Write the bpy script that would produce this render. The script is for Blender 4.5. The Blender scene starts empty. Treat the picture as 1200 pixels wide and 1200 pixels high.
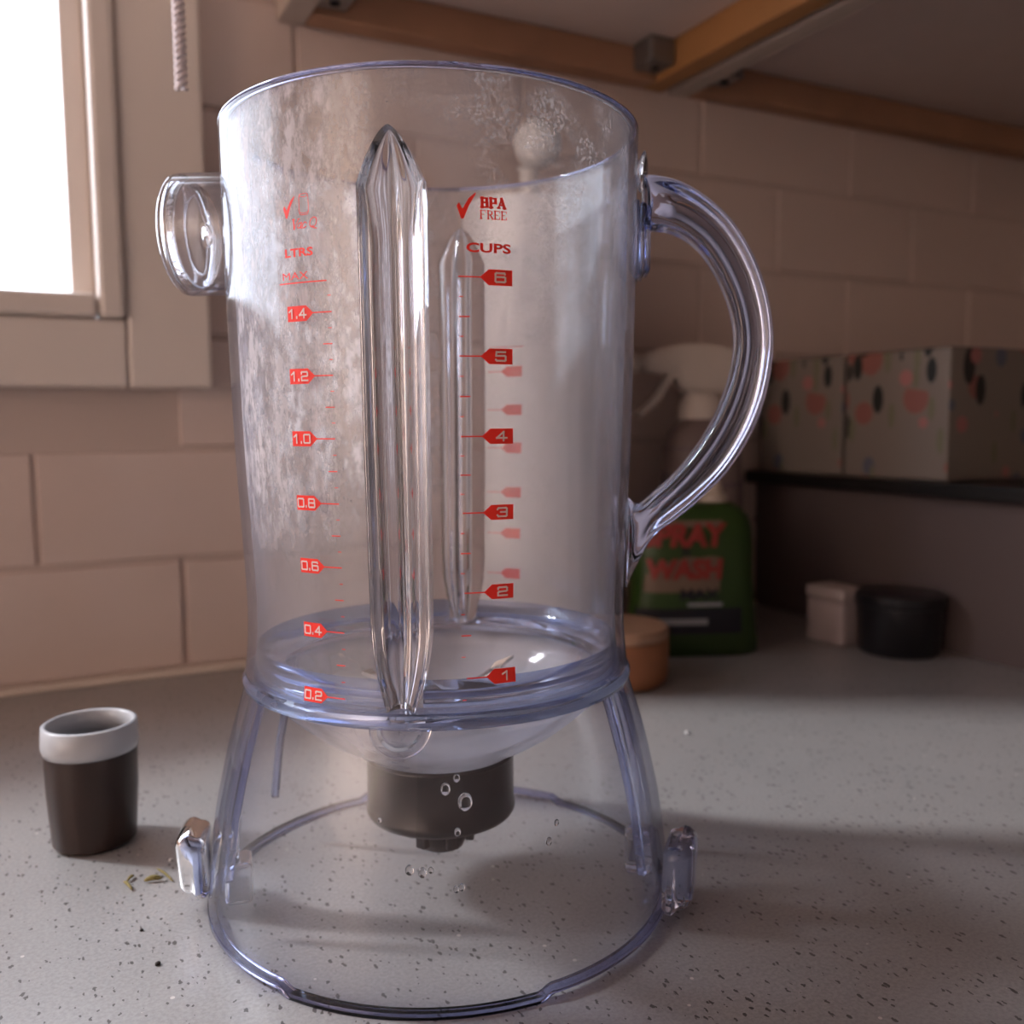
import bpy, bmesh, math, random
from mathutils import Vector, Matrix
random.seed(7)
SC = bpy.context.scene
COL = SC.collection
PI = math.pi
R = math.radians

# ------------------------------------------------------------------ camera
CAM = Vector((0.02324, -0.28868, 0.14666))
PITCH, ROLL, FPX = -0.09636, -0.00647, 1095.0
FW = Vector((0, math.cos(PITCH), math.sin(PITCH)))
_r, _u = Vector((1, 0, 0)), Vector((1, 0, 0)).cross(FW)
RT = _r * math.cos(ROLL) + _u * math.sin(ROLL)
UP = -_r * math.sin(ROLL) + _u * math.cos(ROLL)
cd = bpy.data.cameras.new('camera')
cam = bpy.data.objects.new('camera', cd)
COL.objects.link(cam)
M = Matrix((RT, UP, -FW)).transposed().to_4x4()
M.translation = CAM
cam.matrix_world = M
cd.sensor_width = 36
cd.lens = 36 * FPX / 1200
cd.clip_start, cd.clip_end = 0.01, 50
cd.dof.use_dof = True
cd.dof.focus_distance = 0.238
cd.dof.aperture_fstop = 12.0
SC.camera = cam

def ray(px, py):
    return FW + RT * ((px - 600) / FPX) - UP * ((py - 600) / FPX)

def at_z(px, py, z=0.0):
    d = ray(px, py)
    return CAM + d * ((z - CAM.z) / d.z)

def at_depth(px, py, dep):
    d = ray(px, py)
    return CAM + d * (dep / d.y)

# back wall frame: U runs along the wall to the right, N points out of it to the camera
U = Vector((0.891, 0.454, 0)).normalized()
N = Vector((0.454, -0.891, 0)).normalized()
W0 = at_z(147, 797, 0)
W0.z = 0

def wp(s, n, z):
    return W0 + U * s + N * n + Vector((0, 0, z))

WROT = math.atan2(U.y, U.x)

# ------------------------------------------------------------------ world, lights, exposure
w = bpy.data.worlds.new('world')
SC.world = w
w.use_nodes = True
wn = w.node_tree.nodes
wn['Background'].inputs[0].default_value = (0.80, 0.87, 1.0, 1)      # even overcast sky, seen through the window
wn['Background'].inputs[1].default_value = 6.0

def area(name, loc, target, sx, sy, watts, col):
    l = bpy.data.lights.new(name, 'AREA')
    l.shape = 'RECTANGLE'
    l.size, l.size_y = sx, sy
    l.energy = watts
    l.color = col
    o = bpy.data.objects.new(name, l)
    COL.objects.link(o)
    o.location = loc
    o.rotation_euler = (Vector(target) - Vector(loc)).to_track_quat('-Z', 'Y').to_euler()
    return o

# portal in the window opening: guides the sky's light, gives none itself
pl = area('window_portal', wp(-0.58, -0.12, 0.515), wp(-0.58, 1.0, 0.515), 1.14, 0.61, 1, (1, 1, 1))
pl.data.cycles.is_portal = True
# low hazy sun outside the window, and
area('low_sun', (-2.3, 0.42, 1.95), (0, 0, 0.1), 0.24, 0.5, 80, (0.93, 0.94, 0.98))
# added unseen fill on the left-hand wall, which throws soft warm light back
area('bounce_fill', wp(-1.0, 1.0, 0.40), wp(-1.5, 1.0, 0.36), 0.5, 0.4, 22, (1.0, 0.88, 0.80))

vs = SC.view_settings
vs.view_transform = 'Standard'
vs.look = 'None'
vs.gamma = 1.0
vs.use_curve_mapping = False
vs.exposure = 0.0
cy = SC.cycles
cy.max_bounces = 24
cy.diffuse_bounces = 4
cy.glossy_bounces = 8
cy.transmission_bounces = 18
cy.transparent_max_bounces = 48
cy.sample_clamp_indirect = 6.0

# ------------------------------------------------------------------ materials
def nmat(name):
    m = bpy.data.materials.new(name)
    m.use_nodes = True
    nt = m.node_tree
    return m, nt, nt.nodes, nt.links

def sv(node, k, v):
    if k in node.inputs:
        node.inputs[k].default_value = v

def prin(name, col, rough=0.5, metal=0.0, trans=0.0, ior=1.45, coat=0.0, spec=0.5, noise=0.0, nscale=40.0, bump=0.0, bscale=200.0, sss=0.0):
    m, nt, nn, ln = nmat(name)
    b = nn['Principled BSDF']
    sv(b, 'Base Color', (*col, 1))
    sv(b, 'Roughness', rough)
    sv(b, 'Metallic', metal)
    sv(b, 'Transmission Weight', trans)
    sv(b, 'IOR', ior)
    sv(b, 'Coat Weight', coat)
    sv(b, 'Specular IOR Level', spec)
    tc = nn.new('ShaderNodeTexCoord')
    if noise:
        t = nn.new('ShaderNodeTexNoise')
        t.inputs['Scale'].default_value = nscale
        t.inputs['Detail'].default_value = 5
        ln.new(tc.outputs['Object'], t.inputs['Vector'])
        mx = nn.new('ShaderNodeMix')
        mx.data_type = 'RGBA'
        ln.new(t.outputs[0], mx.inputs[0])
        mx.inputs[6].default_value = (*[c * (1 - noise) for c in col], 1)
        mx.inputs[7].default_value = (*[min(1, c * (1 + noise)) for c in col], 1)
        ln.new(mx.outputs[2], b.inputs['Base Color'])
    if bump:
        t2 = nn.new('ShaderNodeTexNoise')
        t2.inputs['Scale'].default_value = bscale
        ln.new(tc.outputs['Object'], t2.inputs['Vector'])
        bp = nn.new('ShaderNodeBump')
        bp.inputs['Strength'].default_value = bump
        bp.inputs['Distance'].default_value = 0.002
        ln.new(t2.outputs[0], bp.inputs['Height'])
        ln.new(bp.outputs[0], b.inputs['Normal'])
    return m

def math_node(nt, op, a, b=None, clamp=False):
    n = nt.nodes.new('ShaderNodeMath')
    n.operation = op
    n.use_clamp = clamp
    for i, v in enumerate((a, b)):
        if v is None:
            continue
        if hasattr(v, 'links') or hasattr(v, 'is_output'):
            nt.links.new(v, n.inputs[i])
        else:
            n.inputs[i].default_value = v
    return n.outputs[0]

def noise_node(nt, vec, scale, detail=4, rough=0.55, stretch=None):
    if stretch:
        mp = nt.nodes.new('ShaderNodeMapping')
        mp.inputs['Scale'].default_value = stretch
        nt.links.new(vec, mp.inputs['Vector'])
        vec = mp.outputs[0]
    t = nt.nodes.new('ShaderNodeTexNoise')
    t.inputs['Scale'].default_value = scale
    t.inputs['Detail'].default_value = detail
    t.inputs['Roughness'].default_value = rough
    nt.links.new(vec, t.inputs['Vector'])
    return t.outputs[0]

def ramp(nt, v, lo, hi, a=0.0, b=1.0):
    n = nt.nodes.new('ShaderNodeMapRange')
    n.interpolation_type = 'SMOOTHSTEP'
    nt.links.new(v, n.inputs[0])
    n.inputs[1].default_value, n.inputs[2].default_value = lo, hi
    n.inputs[3].default_value, n.inputs[4].default_value = a, b
    return n.outputs[0]

def thin_plastic(name, film=0.05, blotch=0.0, edge=(0.46, 0.51, 0.73), filmcol=(0.86, 0.80, 0.80)):
    """a thin clear wall: it lets light straight through, mirrors by Schlick's law and carries a dry water film"""
    m, nt, nn, ln = nmat(name)
    nn.remove(nn['Principled BSDF'])
    out = nn['Material Output']
    lw = nn.new('ShaderNodeLayerWeight')
    lw.inputs['Blend'].default_value = 0.5
    fac = lw.outputs['Facing']
    p5 = math_node(nt, 'POWER', fac, 5.0)
    F = math_node(nt, 'ADD', math_node(nt, 'MULTIPLY', p5, 0.92), 0.042, True)
    p3 = math_node(nt, 'POWER', fac, 3.5, True)
    tint = nn.new('ShaderNodeMix')
    tint.data_type = 'RGBA'
    ln.new(p3, tint.inputs[0])
    tint.inputs[6].default_value = (0.985, 0.985, 0.99, 1)
    tint.inputs[7].default_value = (*edge, 1)
    tr = nn.new('ShaderNodeBsdfTransparent')
    ln.new(tint.outputs[2], tr.inputs[0])
    gl = nn.new('ShaderNodeBsdfGlossy')
    gl.inputs['Roughness'].default_value = 0.08
    mix = nn.new('ShaderNodeMixShader')
    ln.new(F, mix.inputs[0])
    ln.new(tr.outputs[0], mix.inputs[1])
    ln.new(gl.outputs[0], mix.inputs[2])
    df = nn.new('ShaderNodeBsdfDiffuse')
    tl = nn.new('ShaderNodeBsdfTranslucent')
    df.inputs[0].default_value = (*filmcol, 1)
    tl.inputs[0].default_value = (*filmcol, 1)
    fm = nn.new('ShaderNodeMixShader')
    fm.inputs[0].default_value = 0.45
    ln.new(df.outputs[0], fm.inputs[1])
    ln.new(tl.outputs[0], fm.inputs[2])
    tc = nn.new('ShaderNodeTexCoord')
    ob = tc.outputs['Object']
    n0 = noise_node(nt, ob, 30, 3, 0.5, (1, 1, 0.25))
    mask = math_node(nt, 'MULTIPLY', ramp(nt, n0, 0.25, 0.75, 0.5, 1.5), film)
    if blotch:
        sp = nn.new('ShaderNodeSeparateXYZ')
        ln.new(ob, sp.inputs[0])
        side = ramp(nt, sp.outputs[0], 0.004, -0.030)          # towards the spout side
        high = ramp(nt, sp.outputs[2], 0.095, 0.150)
        reg = math_node(nt, 'MULTIPLY', side, high)
        mott = ramp(nt, noise_node(nt, ob, 110, 8, 0.72, (1, 1, 0.6)), 0.40, 0.56)
        fine = ramp(nt, noise_node(nt, ob, 330, 5, 0.65, (1, 1, 0.45)), 0.36, 0.60)
        strk = ramp(nt, noise_node(nt, ob, 120, 5, 0.6, (1, 1, 0.10)), 0.35, 0.65, 0.4, 1.0)
        bl = math_node(nt, 'MULTIPLY', math_node(nt, 'MULTIPLY', mott, fine), strk)
        bl = math_node(nt, 'MULTIPLY', math_node(nt, 'ADD', math_node(nt, 'MULTIPLY', bl, 1.1), math_node(nt, 'MULTIPLY', strk, 0.14)), reg)
        # specks round the upper right of the front wall
        hi2 = math_node(nt, 'MULTIPLY', ramp(nt, sp.outputs[0], 0.012, 0.026), ramp(nt, sp.outputs[2], 0.165, 0.200))
        sp2 = math_node(nt, 'MULTIPLY', ramp(nt, noise_node(nt, ob, 1250, 6, 0.7), 0.45, 0.57), ramp(nt, noise_node(nt, ob, 75, 5, 0.65), 0.42, 0.62))
        top = ramp(nt, sp.outputs[2], 0.195, 0.222)
        sp2 = math_node(nt, 'MULTIPLY', sp2, math_node(nt, 'ADD', math_node(nt, 'MULTIPLY', hi2, 0.15), math_node(nt, 'ADD', math_node(nt, 'MULTIPLY', top, 0.14), 0.05)))
        tot = math_node(nt, 'ADD', math_node(nt, 'MULTIPLY', bl, blotch), math_node(nt, 'MULTIPLY', sp2, blotch * 0.8))
        mask = math_node(nt, 'ADD', mask, tot, True)
    m2 = nn.new('ShaderNodeMixShader')
    ln.new(mask, m2.inputs[0])
    ln.new(mix.outputs[0], m2.inputs[1])
    ln.new(fm.outputs[0], m2.inputs[2])
    ln.new(m2.outputs[0], out.inputs[0])
    return m

M_wall = thin_plastic('clear_wall', 0.09, 1.1)
M_wall_out = thin_plastic('clear_wall_outside', 0.03, 0.0)
M_skirt = thin_plastic('clear_skirt', 0.022, 0.0)
M_bowl = thin_plastic('hazed_bowl', 0.30, 0.0, filmcol=(0.80, 0.78, 0.83))
M_solid = prin('clear_solid', (0.93, 0.945, 1.0), 0.015, trans=1.0, ior=1.49)
M_solid_blue = prin('clear_solid_bluish', (0.60, 0.67, 0.94), 0.03, trans=1.0, ior=1.49)
M_edge_blue = prin('clear_edge_blue', (0.42, 0.45, 0.72), 0.04, trans=1.0, ior=1.49)
M_channel = prin('clear_channel', (0.84, 0.87, 0.98), 0.02, trans=1.0, ior=1.49)
M_ring_blue = prin('clear_ring_blue', (0.56, 0.65, 0.90), 0.03, trans=1.0, ior=1.49)
M_red = prin('red_print', (0.93, 0.035, 0.022), 0.45)
M_pale = prin('pale_print', (0.80, 0.62, 0.60), 0.5)
M_black = prin('black_plastic', (0.012, 0.011, 0.013), 0.28)
M_steel = prin('steel', (0.62, 0.60, 0.58), 0.22, metal=1.0)
M_drop = prin('water', (1, 1, 1), 0.0, trans=1.0, ior=1.33)

# ------------------------------------------------------------------ mesh helpers
def obj(name, me, mat=None, parent=None, smooth=False, loc=None):
    if isinstance(me, bmesh.types.BMesh):
        bm = me
        me = bpy.data.meshes.new(name)
        bmesh.ops.recalc_face_normals(bm, faces=bm.faces)
        bm.to_mesh(me)
        bm.free()
    o = bpy.data.objects.new(name, me)
    COL.objects.link(o)
    if mat and not me.materials:
        me.materials.append(mat)
    if parent:
        o.parent = parent
    if smooth:
        for p in me.polygons:
            p.use_smooth = True
        if smooth != True:
            try:
                me.set_sharp_from_angle(angle=R(smooth))
            except Exception:
                pass
    if loc is not None:
        o.location = loc
    return o

def tag(o, label=None, cat=None, group=None, kind=None):
    if label:
        o['label'] = label
    if cat:
        o['category'] = cat
    if group:
        o['group'] = group
    if kind:
        o['kind'] = kind
    return o

def thing(name, label, cat, loc=(0, 0, 0), rotz=0.0, group=None):
    o = bpy.data.objects.new(name, None)
    o.empty_display_size = 0.02
    COL.objects.link(o)
    o.location = loc
    o.rotation_euler = (0, 0, rotz)
    return tag(o, label, cat, group)

def pd(name, v, f):
    me = bpy.data.meshes.new(name)
    me.from_pydata([tuple(x) for x in v], [], f)
    bm = bmesh.new()
    bm.from_mesh(me)
    bmesh.ops.recalc_face_normals(bm, faces=bm.faces)
    bm.to_mesh(me)
    bm.free()
    return me

def lathe(name, prof, n=96, closed=True, axis=True):
    """revolve a list of (r, z); closed joins last to first; r == 0 collapses to the axis"""
    v, f, rows = [], [], []
    for r, z in prof:
        if r < 1e-7:
            rows.append([len(v)] * n)
            v.append((0, 0, z))
        else:
            rows.append(list(range(len(v), len(v) + n)))
            v += [(r * math.cos(2 * PI * k / n), r * math.sin(2 * PI * k / n), z) for k in range(n)]
    m = len(rows)
    for i in range(m if closed else m - 1):
        a, b = rows[i], rows[(i + 1) % m]
        for k in range(n):
            q = [a[k], a[(k + 1) % n], b[(k + 1) % n], b[k]]
            q2 = []
            for x in q:
                if x not in q2:
                    q2.append(x)
            if len(q2) >= 3:
                f.append(q2)
    return pd(name, v, f)

def box_bm(x0, x1, y0, y1, z0, z1, bev=0.0, seg=2, bm=None):
    b = bmesh.new()
    bmesh.ops.create_cube(b, size=1)
    for v in b.verts:
        v.co = Vector(((x0 + x1) / 2 + v.co.x * (x1 - x0), (y0 + y1) / 2 + v.co.y * (y1 - y0), (z0 + z1) / 2 + v.co.z * (z1 - z0)))
    if bev:
        bmesh.ops.bevel(b, geom=b.edges[:], offset=bev, segments=seg, affect='EDGES', profile=0.5)
    if bm is not None:
        me = bpy.data.meshes.new('t')
        b.to_mesh(me)
        b.free()
        bm.from_mesh(me)
        bpy.data.meshes.remove(me)
        return bm
    return b

def sweep(name, path, section, ups=None, cap=True):
    """sweep a closed section [(a,b)] or a list of sections along a path of points; a runs along side, b along the up vector"""
    v, f = [], []
    n = len(path)
    ns = len(section[0]) if isinstance(section[0][0], (tuple, list)) else len(section)
    for i, p in enumerate(path):
        t = (path[min(i + 1, n - 1)] - path[max(i - 1, 0)]).normalized()
        up = ups(i, t) if ups else Vector((0, 1, 0))
        side = t.cross(up).normalized()
        up = side.cross(t).normalized()
        sec = section[i] if isinstance(section[0][0], (tuple, list)) else section
        v += [p + side * a + up * b for a, b in sec]
    for i in range(n - 1):
        for k in range(ns):
            f.append((i * ns + k, i * ns + (k + 1) % ns, (i + 1) * ns + (k + 1) % ns, (i + 1) * ns + k))
    if cap:
        f.append(tuple(range(ns)))
        f.append(tuple(range((n - 1) * ns, n * ns)))
    return pd(name, v, f)

def catmull(pts, per=8):
    out = []
    P = [pts[0]] + list(pts) + [pts[-1]]
    for i in range(1, len(P) - 2):
        for k in range(per):
            t = k / per
            a, b, c, d = P[i - 1], P[i], P[i + 1], P[i + 2]
            out.append(0.5 * ((2 * b) + (c - a) * t + (2 * a - 5 * b + 4 * c - d) * t * t + (3 * b - a - 3 * c + d) * t ** 3))
    out.append(P[-2].copy())
    return out

def text_polys(s, size=1.0, sx=1.0, shear=0.0, bold=0.0, align='CENTER', space=1.0):
    """a word as (verts2d, faces), centred on the origin, cap height about `size`"""
    c = bpy.data.curves.new('w', 'FONT')
    c.body = s
    c.size = 1.0
    c.shear = shear
    c.offset = bold
    c.space_character = space
    c.resolution_u = 3
    o = bpy.data.objects.new('w', c)
    COL.objects.link(o)
    dg = bpy.context.evaluated_depsgraph_get()
    me = bpy.data.meshes.new_from_object(o.evaluated_get(dg))
    vs_ = [(v.co.x, v.co.y) for v in me.vertices]
    fs = [tuple(p.vertices) for p in me.polygons]
    bpy.data.objects.remove(o)
    bpy.data.curves.remove(c)
    bpy.data.meshes.remove(me)
    x0, x1 = min(v[0] for v in vs_), max(v[0] for v in vs_)
    y0, y1 = min(v[1] for v in vs_), max(v[1] for v in vs_)
    k = size / (y1 - y0)
    cx = {'CENTER': (x0 + x1) / 2, 'LEFT': x0, 'RIGHT': x1}[align]
    return [((x - cx) * k * sx, (y - (y0 + y1) / 2) * k) for x, y in vs_], fs

def poly_polys(*polys):
    v, f = [], []
    for p in polys:
        f.append(tuple(range(len(v), len(v) + len(p))))
        v += list(p)
    return v, f

def shift(vf, dx, dy):
    return [(x + dx, y + dy) for x, y in vf[0]], vf[1]

def join(*vfs):
    v, f = [], []
    for a, b in vfs:
        n = len(v)
        v += a
        f += [tuple(i + n for i in q) for q in b]
    return v, f

def stroke(pts, wd):
    """open polyline as quads of width wd"""
    v, f = [], []
    for i in range(len(pts) - 1):
        (x0, y0), (x1, y1) = pts[i], pts[i + 1]
        L = math.hypot(x1 - x0, y1 - y0) or 1e-9
        tx, ty = (x1 - x0) / L * wd / 2, (y1 - y0) / L * wd / 2
        n = len(v)
        v += [(x0 - tx - ty, y0 - ty + tx), (x0 - tx + ty, y0 - ty - tx), (x1 + tx + ty, y1 + ty - tx), (x1 + tx - ty, y1 + ty + tx)]
        f.append((n, n + 1, n + 2, n + 3))
    return v, f

def rect(x0, x1, y0, y1, nx=1):
    v, f = [], []
    for i in range(nx + 1):
        x = x0 + (x1 - x0) * i / nx
        v += [(x, y0), (x, y1)]
    for i in range(nx):
        f.append((2 * i, 2 * i + 2, 2 * i + 3, 2 * i + 1))
    return v, f

# ================================================================== THE SETTING
M_tile = prin('white_tile', (0.66, 0.53, 0.475), 0.16, spec=0.5, noise=0.04, nscale=9, bump=0.05, bscale=14)
M_grout = prin('grout', (0.56, 0.445, 0.395), 0.8)
M_plaster = prin('painted_plaster', (0.60, 0.50, 0.45), 0.7, noise=0.03)
M_trim = prin('white_gloss_paint', (0.72, 0.63, 0.57), 0.35)
M_wash = prin('warm_white_paint', (0.84, 0.70, 0.62), 0.8)
M_room = prin('room_paint', (0.30, 0.235, 0.205), 0.8)

def wall_obj(name, boxes, mat, kind='structure'):
    bm = bmesh.new()
    for b in boxes:
        box_bm(*b, bm=bm)
    o = obj(name, bm, mat, loc=W0)
    o.rotation_euler.z = WROT
    tag(o, kind=kind)
    return o
# in wall coordinates: x = s along the wall, y = -n (into the wall is +y), z up
WIN = (-1.15, -0.004, 0.205, 0.82)  # window head, out of view, set low to keep sun off the right counter
wall_back = wall_obj('wall_back', [(-1.5, WIN[0], 0.0018, 0.14, -0.9, 1.6), (WIN[1], 1.5, 0.0018, 0.14, -0.9, 1.6),
                                   (WIN[0], WIN[1], 0.0018, 0.14, -0.9, WIN[2]), (WIN[0], WIN[1], 0.0018, 0.14, WIN[3], 1.6)], M_grout)
# tiles, each one a piece of the wall
TW, TH, G = 0.150, 0.0645, 0.0028
tile_cache = {}
def tile_mesh(wd, ht):
    key = (round(wd, 4), round(ht, 4))
    if key not in tile_cache:
        b = 0.0007
        v = [(0, 0, 0), (wd, 0, 0), (wd, 0, ht), (0, 0, ht), (b, -0.0014, b), (wd - b, -0.0014, b), (wd - b, -0.0014, ht - b), (b, -0.0014, ht - b)]
        v = [(x, y + 0.0022 if i < 4 else y + 0.0016, z) for i, (x, y, z) in enumerate(v)]
        f = [(4, 5, 6, 7), (0, 1, 5, 4), (1, 2, 6, 5), (2, 3, 7, 6), (3, 0, 4, 7)]
        me = pd('tile', v, f)
        me.materials.append(M_tile)
        tile_cache[key] = me
    return tile_cache[key]
for row in range(7):
    z0 = 0.0035 + row * TH
    s = 0.034 - 0.15 * 4 + (0.075 if row % 2 else 0.0)
    while s < 0.95:
        a, b = s + G / 2, s + TW - G / 2
        s += TW
        if z0 + TH > WIN[2] - 0.035 and a < 0.03:
            a = 0.03
        if b - a < 0.01:
            continue
        o = bpy.data.objects.new('tile', tile_mesh(b - a, TH - G))
        COL.objects.link(o)
        o.parent = wall_back
        o.location = (a, random.uniform(-0.0003, 0.0003), z0 + G / 2)

# window casing: mitred flat boards with an inner bead
def casing_bm():
    x1, z0 = WIN[1], WIN[2]
    bm = bmesh.new()
    box_bm(0.008, 0.052, -0.018, 0.006, z0 - 0.0385, 0.86, 0.002, bm=bm)                 # right leg
    return bm
win = thing('window_1', None, None, W0, WROT)
win['kind'] = 'structure'
obj('casing_leg', casing_bm(), M_trim, win)
obj('casing_foot', box_bm(-1.2, 0.0078, -0.018, 0.006, WIN[2] - 0.0385, WIN[2] - 0.002, 0.002), M_trim, win)
obj('inner_bead', box_bm(-0.006, 0.0076, -0.022, 0.006, WIN[2] - 0.0015, 0.82, 0.003), M_trim, win)
obj('inner_bead', box_bm(-1.2, -0.0062, -0.022, 0.006, WIN[2] - 0.0015, WIN[2] + 0.011, 0.003), M_trim, win)
obj('reveal', box_bm(-0.018, -0.0062, -0.004, 0.135, WIN[2] + 0.0112, 0.82, 0.001), M_trim, win)

# caulked upstand strip along the foot of the wall
tr = obj('trim_1', box_bm(-1.3, 0.466, -0.006, 0.005, 0.0, 0.0038, 0.001), prin('caulk', (0.70, 0.60, 0.52), 0.6), loc=W0)
tr.rotation_euler.z = WROT
tag(tr, kind='structure')

# low partition that meets the back wall on the right, with a black ledge on top
def corner(m, o, z):
    return wp(0.468 + o, m, z)
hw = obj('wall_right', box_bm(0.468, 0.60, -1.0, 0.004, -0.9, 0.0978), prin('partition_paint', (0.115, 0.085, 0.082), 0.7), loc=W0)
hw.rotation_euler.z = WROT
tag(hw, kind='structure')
ceil = obj('ceiling', box_bm(-1.5, 1.5, -2.6, 0.14, 1.6, 1.66), M_room, loc=W0)
ceil.rotation_euler.z = WROT
tag(ceil, kind='structure')
fl = obj('floor', box_bm(-1.5, 1.5, -2.6, 0.14, -0.95, -0.9), M_room, loc=W0)
fl.rotation_euler.z = WROT
tag(fl, kind='structure')
for nm, bx in (('wall_left', (-1.56, -1.5, -2.6, 0.14, -0.95, 1.66)), ('wall_front', (-1.5, 1.5, -2.66, -2.6, -0.95, 1.66))):
    M_side_wall = M_wash if nm == 'wall_left' else M_room
    o = obj(nm, box_bm(*bx), M_side_wall, loc=W0)
    o.rotation_euler.z = WROT
    tag(o, kind='structure')
fw_ = obj('wall_far', box_bm(1.5, 1.56, -2.6, 0.14, -0.95, 1.66), M_room, loc=W0)
fw_.rotation_euler.z = WROT
tag(fw_, kind='structure')

# ------------------------------------------------------------------ countertop
def quartz():
    m, nt, nn, ln = nmat('grey_quartz')
    b = nn['Principled BSDF']
    tc = nn.new('ShaderNodeTexCoord')
    ob = tc.outputs['Object']
    base = nn.new('ShaderNodeMix')
    base.data_type = 'RGBA'
    ln.new(noise_node(nt, ob, 25, 6, 0.6), base.inputs[0])
    base.inputs[6].default_value = (0.300, 0.284, 0.278, 1)
    base.inputs[7].default_value = (0.372, 0.354, 0.346, 1)
    # fine grain
    gr = nn.new('ShaderNodeMix')
    gr.data_type = 'RGBA'
    gr.blend_type = 'MULTIPLY'
    gr.inputs[0].default_value = 0.5
    ln.new(base.outputs[2], gr.inputs[6])
    g = ramp(nt, noise_node(nt, ob, 900, 3, 0.6), 0.3, 0.7, 0.72, 1.15)
    cmb = nn.new('ShaderNodeCombineColor')
    for i in range(3):
        ln.new(g, cmb.inputs[i])
    ln.new(cmb.outputs[0], gr.inputs[7])
    # dark chips
    vo = nn.new('ShaderNodeTexVoronoi')
    vo.inputs['Scale'].default_value = 560
    vo.inputs['Randomness'].default_value = 1.0
    wob = nn.new('ShaderNodeMapping')
    wob.inputs['Scale'].default_value = (1.15, 0.52, 1)
    wob.inputs['Rotation'].default_value = (0, 0, -1.25)
    nv = nn.new('ShaderNodeTexNoise')
    nv.inputs['Scale'].default_value = 700
    ln.new(ob, nv.inputs['Vector'])
    vs1 = nn.new('ShaderNodeVectorMath')
    vs1.operation = 'SCALE'
    vs1.inputs['Scale'].default_value = 0.0016
    ln.new(nv.outputs['Color'], vs1.inputs[0])
    va1 = nn.new('ShaderNodeVectorMath')
    ln.new(ob, va1.inputs[0])
    ln.new(vs1.outputs[0], va1.inputs[1])
    ln.new(va1.outputs[0], wob.inputs['Vector'])
    ln.new(wob.outputs[0], vo.inputs['Vector'])
    sep = nn.new('ShaderNodeSeparateColor')
    ln.new(vo.outputs['Color'], sep.inputs[0])
    pick = ramp(nt, sep.outputs[0], 0.58, 0.60)
    size = math_node(nt, 'ADD', math_node(nt, 'MULTIPLY', sep.outputs[1], 0.26), 0.10)
    spot = math_node(nt, 'LESS_THAN', vo.outputs['Distance'], size)
    mk = math_node(nt, 'MULTIPLY', math_node(nt, 'MULTIPLY', pick, spot), 0.85)
    dk = nn.new('ShaderNodeMix')
    dk.data_type = 'RGBA'
    ln.new(mk, dk.inputs[0])
    ln.new(gr.outputs[2], dk.inputs[6])
    dk.inputs[7].default_value = (0.055, 0.045, 0.042, 1)
    # a few pale chips
    vo2 = nn.new('ShaderNodeTexVoronoi')
    vo2.inputs['Scale'].default_value = 260
    ln.new(ob, vo2.inputs['Vector'])
    sep2 = nn.new('ShaderNodeSeparateColor')
    ln.new(vo2.outputs['Color'], sep2.inputs[0])
    mk2 = math_node(nt, 'MULTIPLY', math_node(nt, 'GREATER_THAN', sep2.outputs[0], 0.975), math_node(nt, 'LESS_THAN', vo2.outputs['Distance'], 0.16))
    lt = nn.new('ShaderNodeMix')
    lt.data_type = 'RGBA'
    ln.new(mk2, lt.inputs[0])
    ln.new(dk.outputs[2], lt.inputs[6])
    lt.inputs[7].default_value = (0.60, 0.55, 0.52, 1)
    ln.new(lt.outputs[2], b.inputs['Base Color'])
    sv(b, 'Roughness', 0.30)
    sv(b, 'Specular IOR Level', 0.5)
    return m
ct = obj('countertop', box_bm(-1.4, 0.4679, -0.66, 0.0, -0.03, 0.0), quartz(), loc=W0 - Vector((0, 0, 0)))
ct.rotation_euler.z = WROT
tag(ct, 'speckled grey quartz countertop running under the blender jar to the tiled wall', 'countertop')

# ================================================================== THE BLENDER JAR
JR = -R(5.2)
jar = thing('blender_jar', 'large clear plastic blender jar with red measuring scale and side handle', 'blender jar', (0, 0, 0), JR)
PROF = [(0.0714, .0591), (0.077, .0582), (0.084, .0577), (0.0895, .0574), (0.099, .0576), (0.115, .0584), (0.14, .0596), (0.182, .0606), (0.222, .0611), (0.231, .0612)]
SKIRT = [(0.0018, .0719), (0.015, .0709), (0.0265, .0694), (0.033, .0685), (0.04, .0669), (0.047, .0654), (0.0545, .0635), (0.0625, .0610), (0.067, .0596), (0.0705, .0588)]
def interp(P, z):
    if z <= P[0][0]:
        return P[0][1]
    for (a, ra), (b, rb) in zip(P, P[1:]):
        if z <= b:
            t = (z - a) / (b - a)
            return ra + (rb - ra) * t
    return P[-1][1]
def smooth_prof(P, n):
    zs = [P[0][0] + (P[-1][0] - P[0][0]) * i / n for i in range(n + 1)]
    h = (P[-1][0] - P[0][0]) / n * 2
    out = []
    for z in zs:
        k = [interp(P, min(max(z + h * j, P[0][0]), P[-1][0])) for j in (-1, -.5, 0, .5, 1)]
        out.append((z, (k[0] + 2 * k[1] + 3 * k[2] + 2 * k[3] + k[4]) / 9))
    return out
PROF_S = smooth_prof(PROF, 44)
RJ = lambda z: interp(PROF_S, z)
FRONT = -PI / 2
def cyl(th, r, z):
    return Vector((r * math.cos(th), r * math.sin(th), z))

RIB_T, RIB_S, RIB_B = 0.2166, 0.2035, 0.0734      # tip, shoulder, foot of a rib
HALF = R(7.6)
def rib_half(z):
    if z > RIB_S:
        t = (z - RIB_S) / (RIB_T - RIB_S)
        return HALF * max(0.03, max(0.0, 1 - t) ** 0.62)
    if z < 0.098:
        t = (0.098 - z) / (0.098 - RIB_B)
        return HALF * (1 - 0.55 * t * t)
    return HALF

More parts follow.
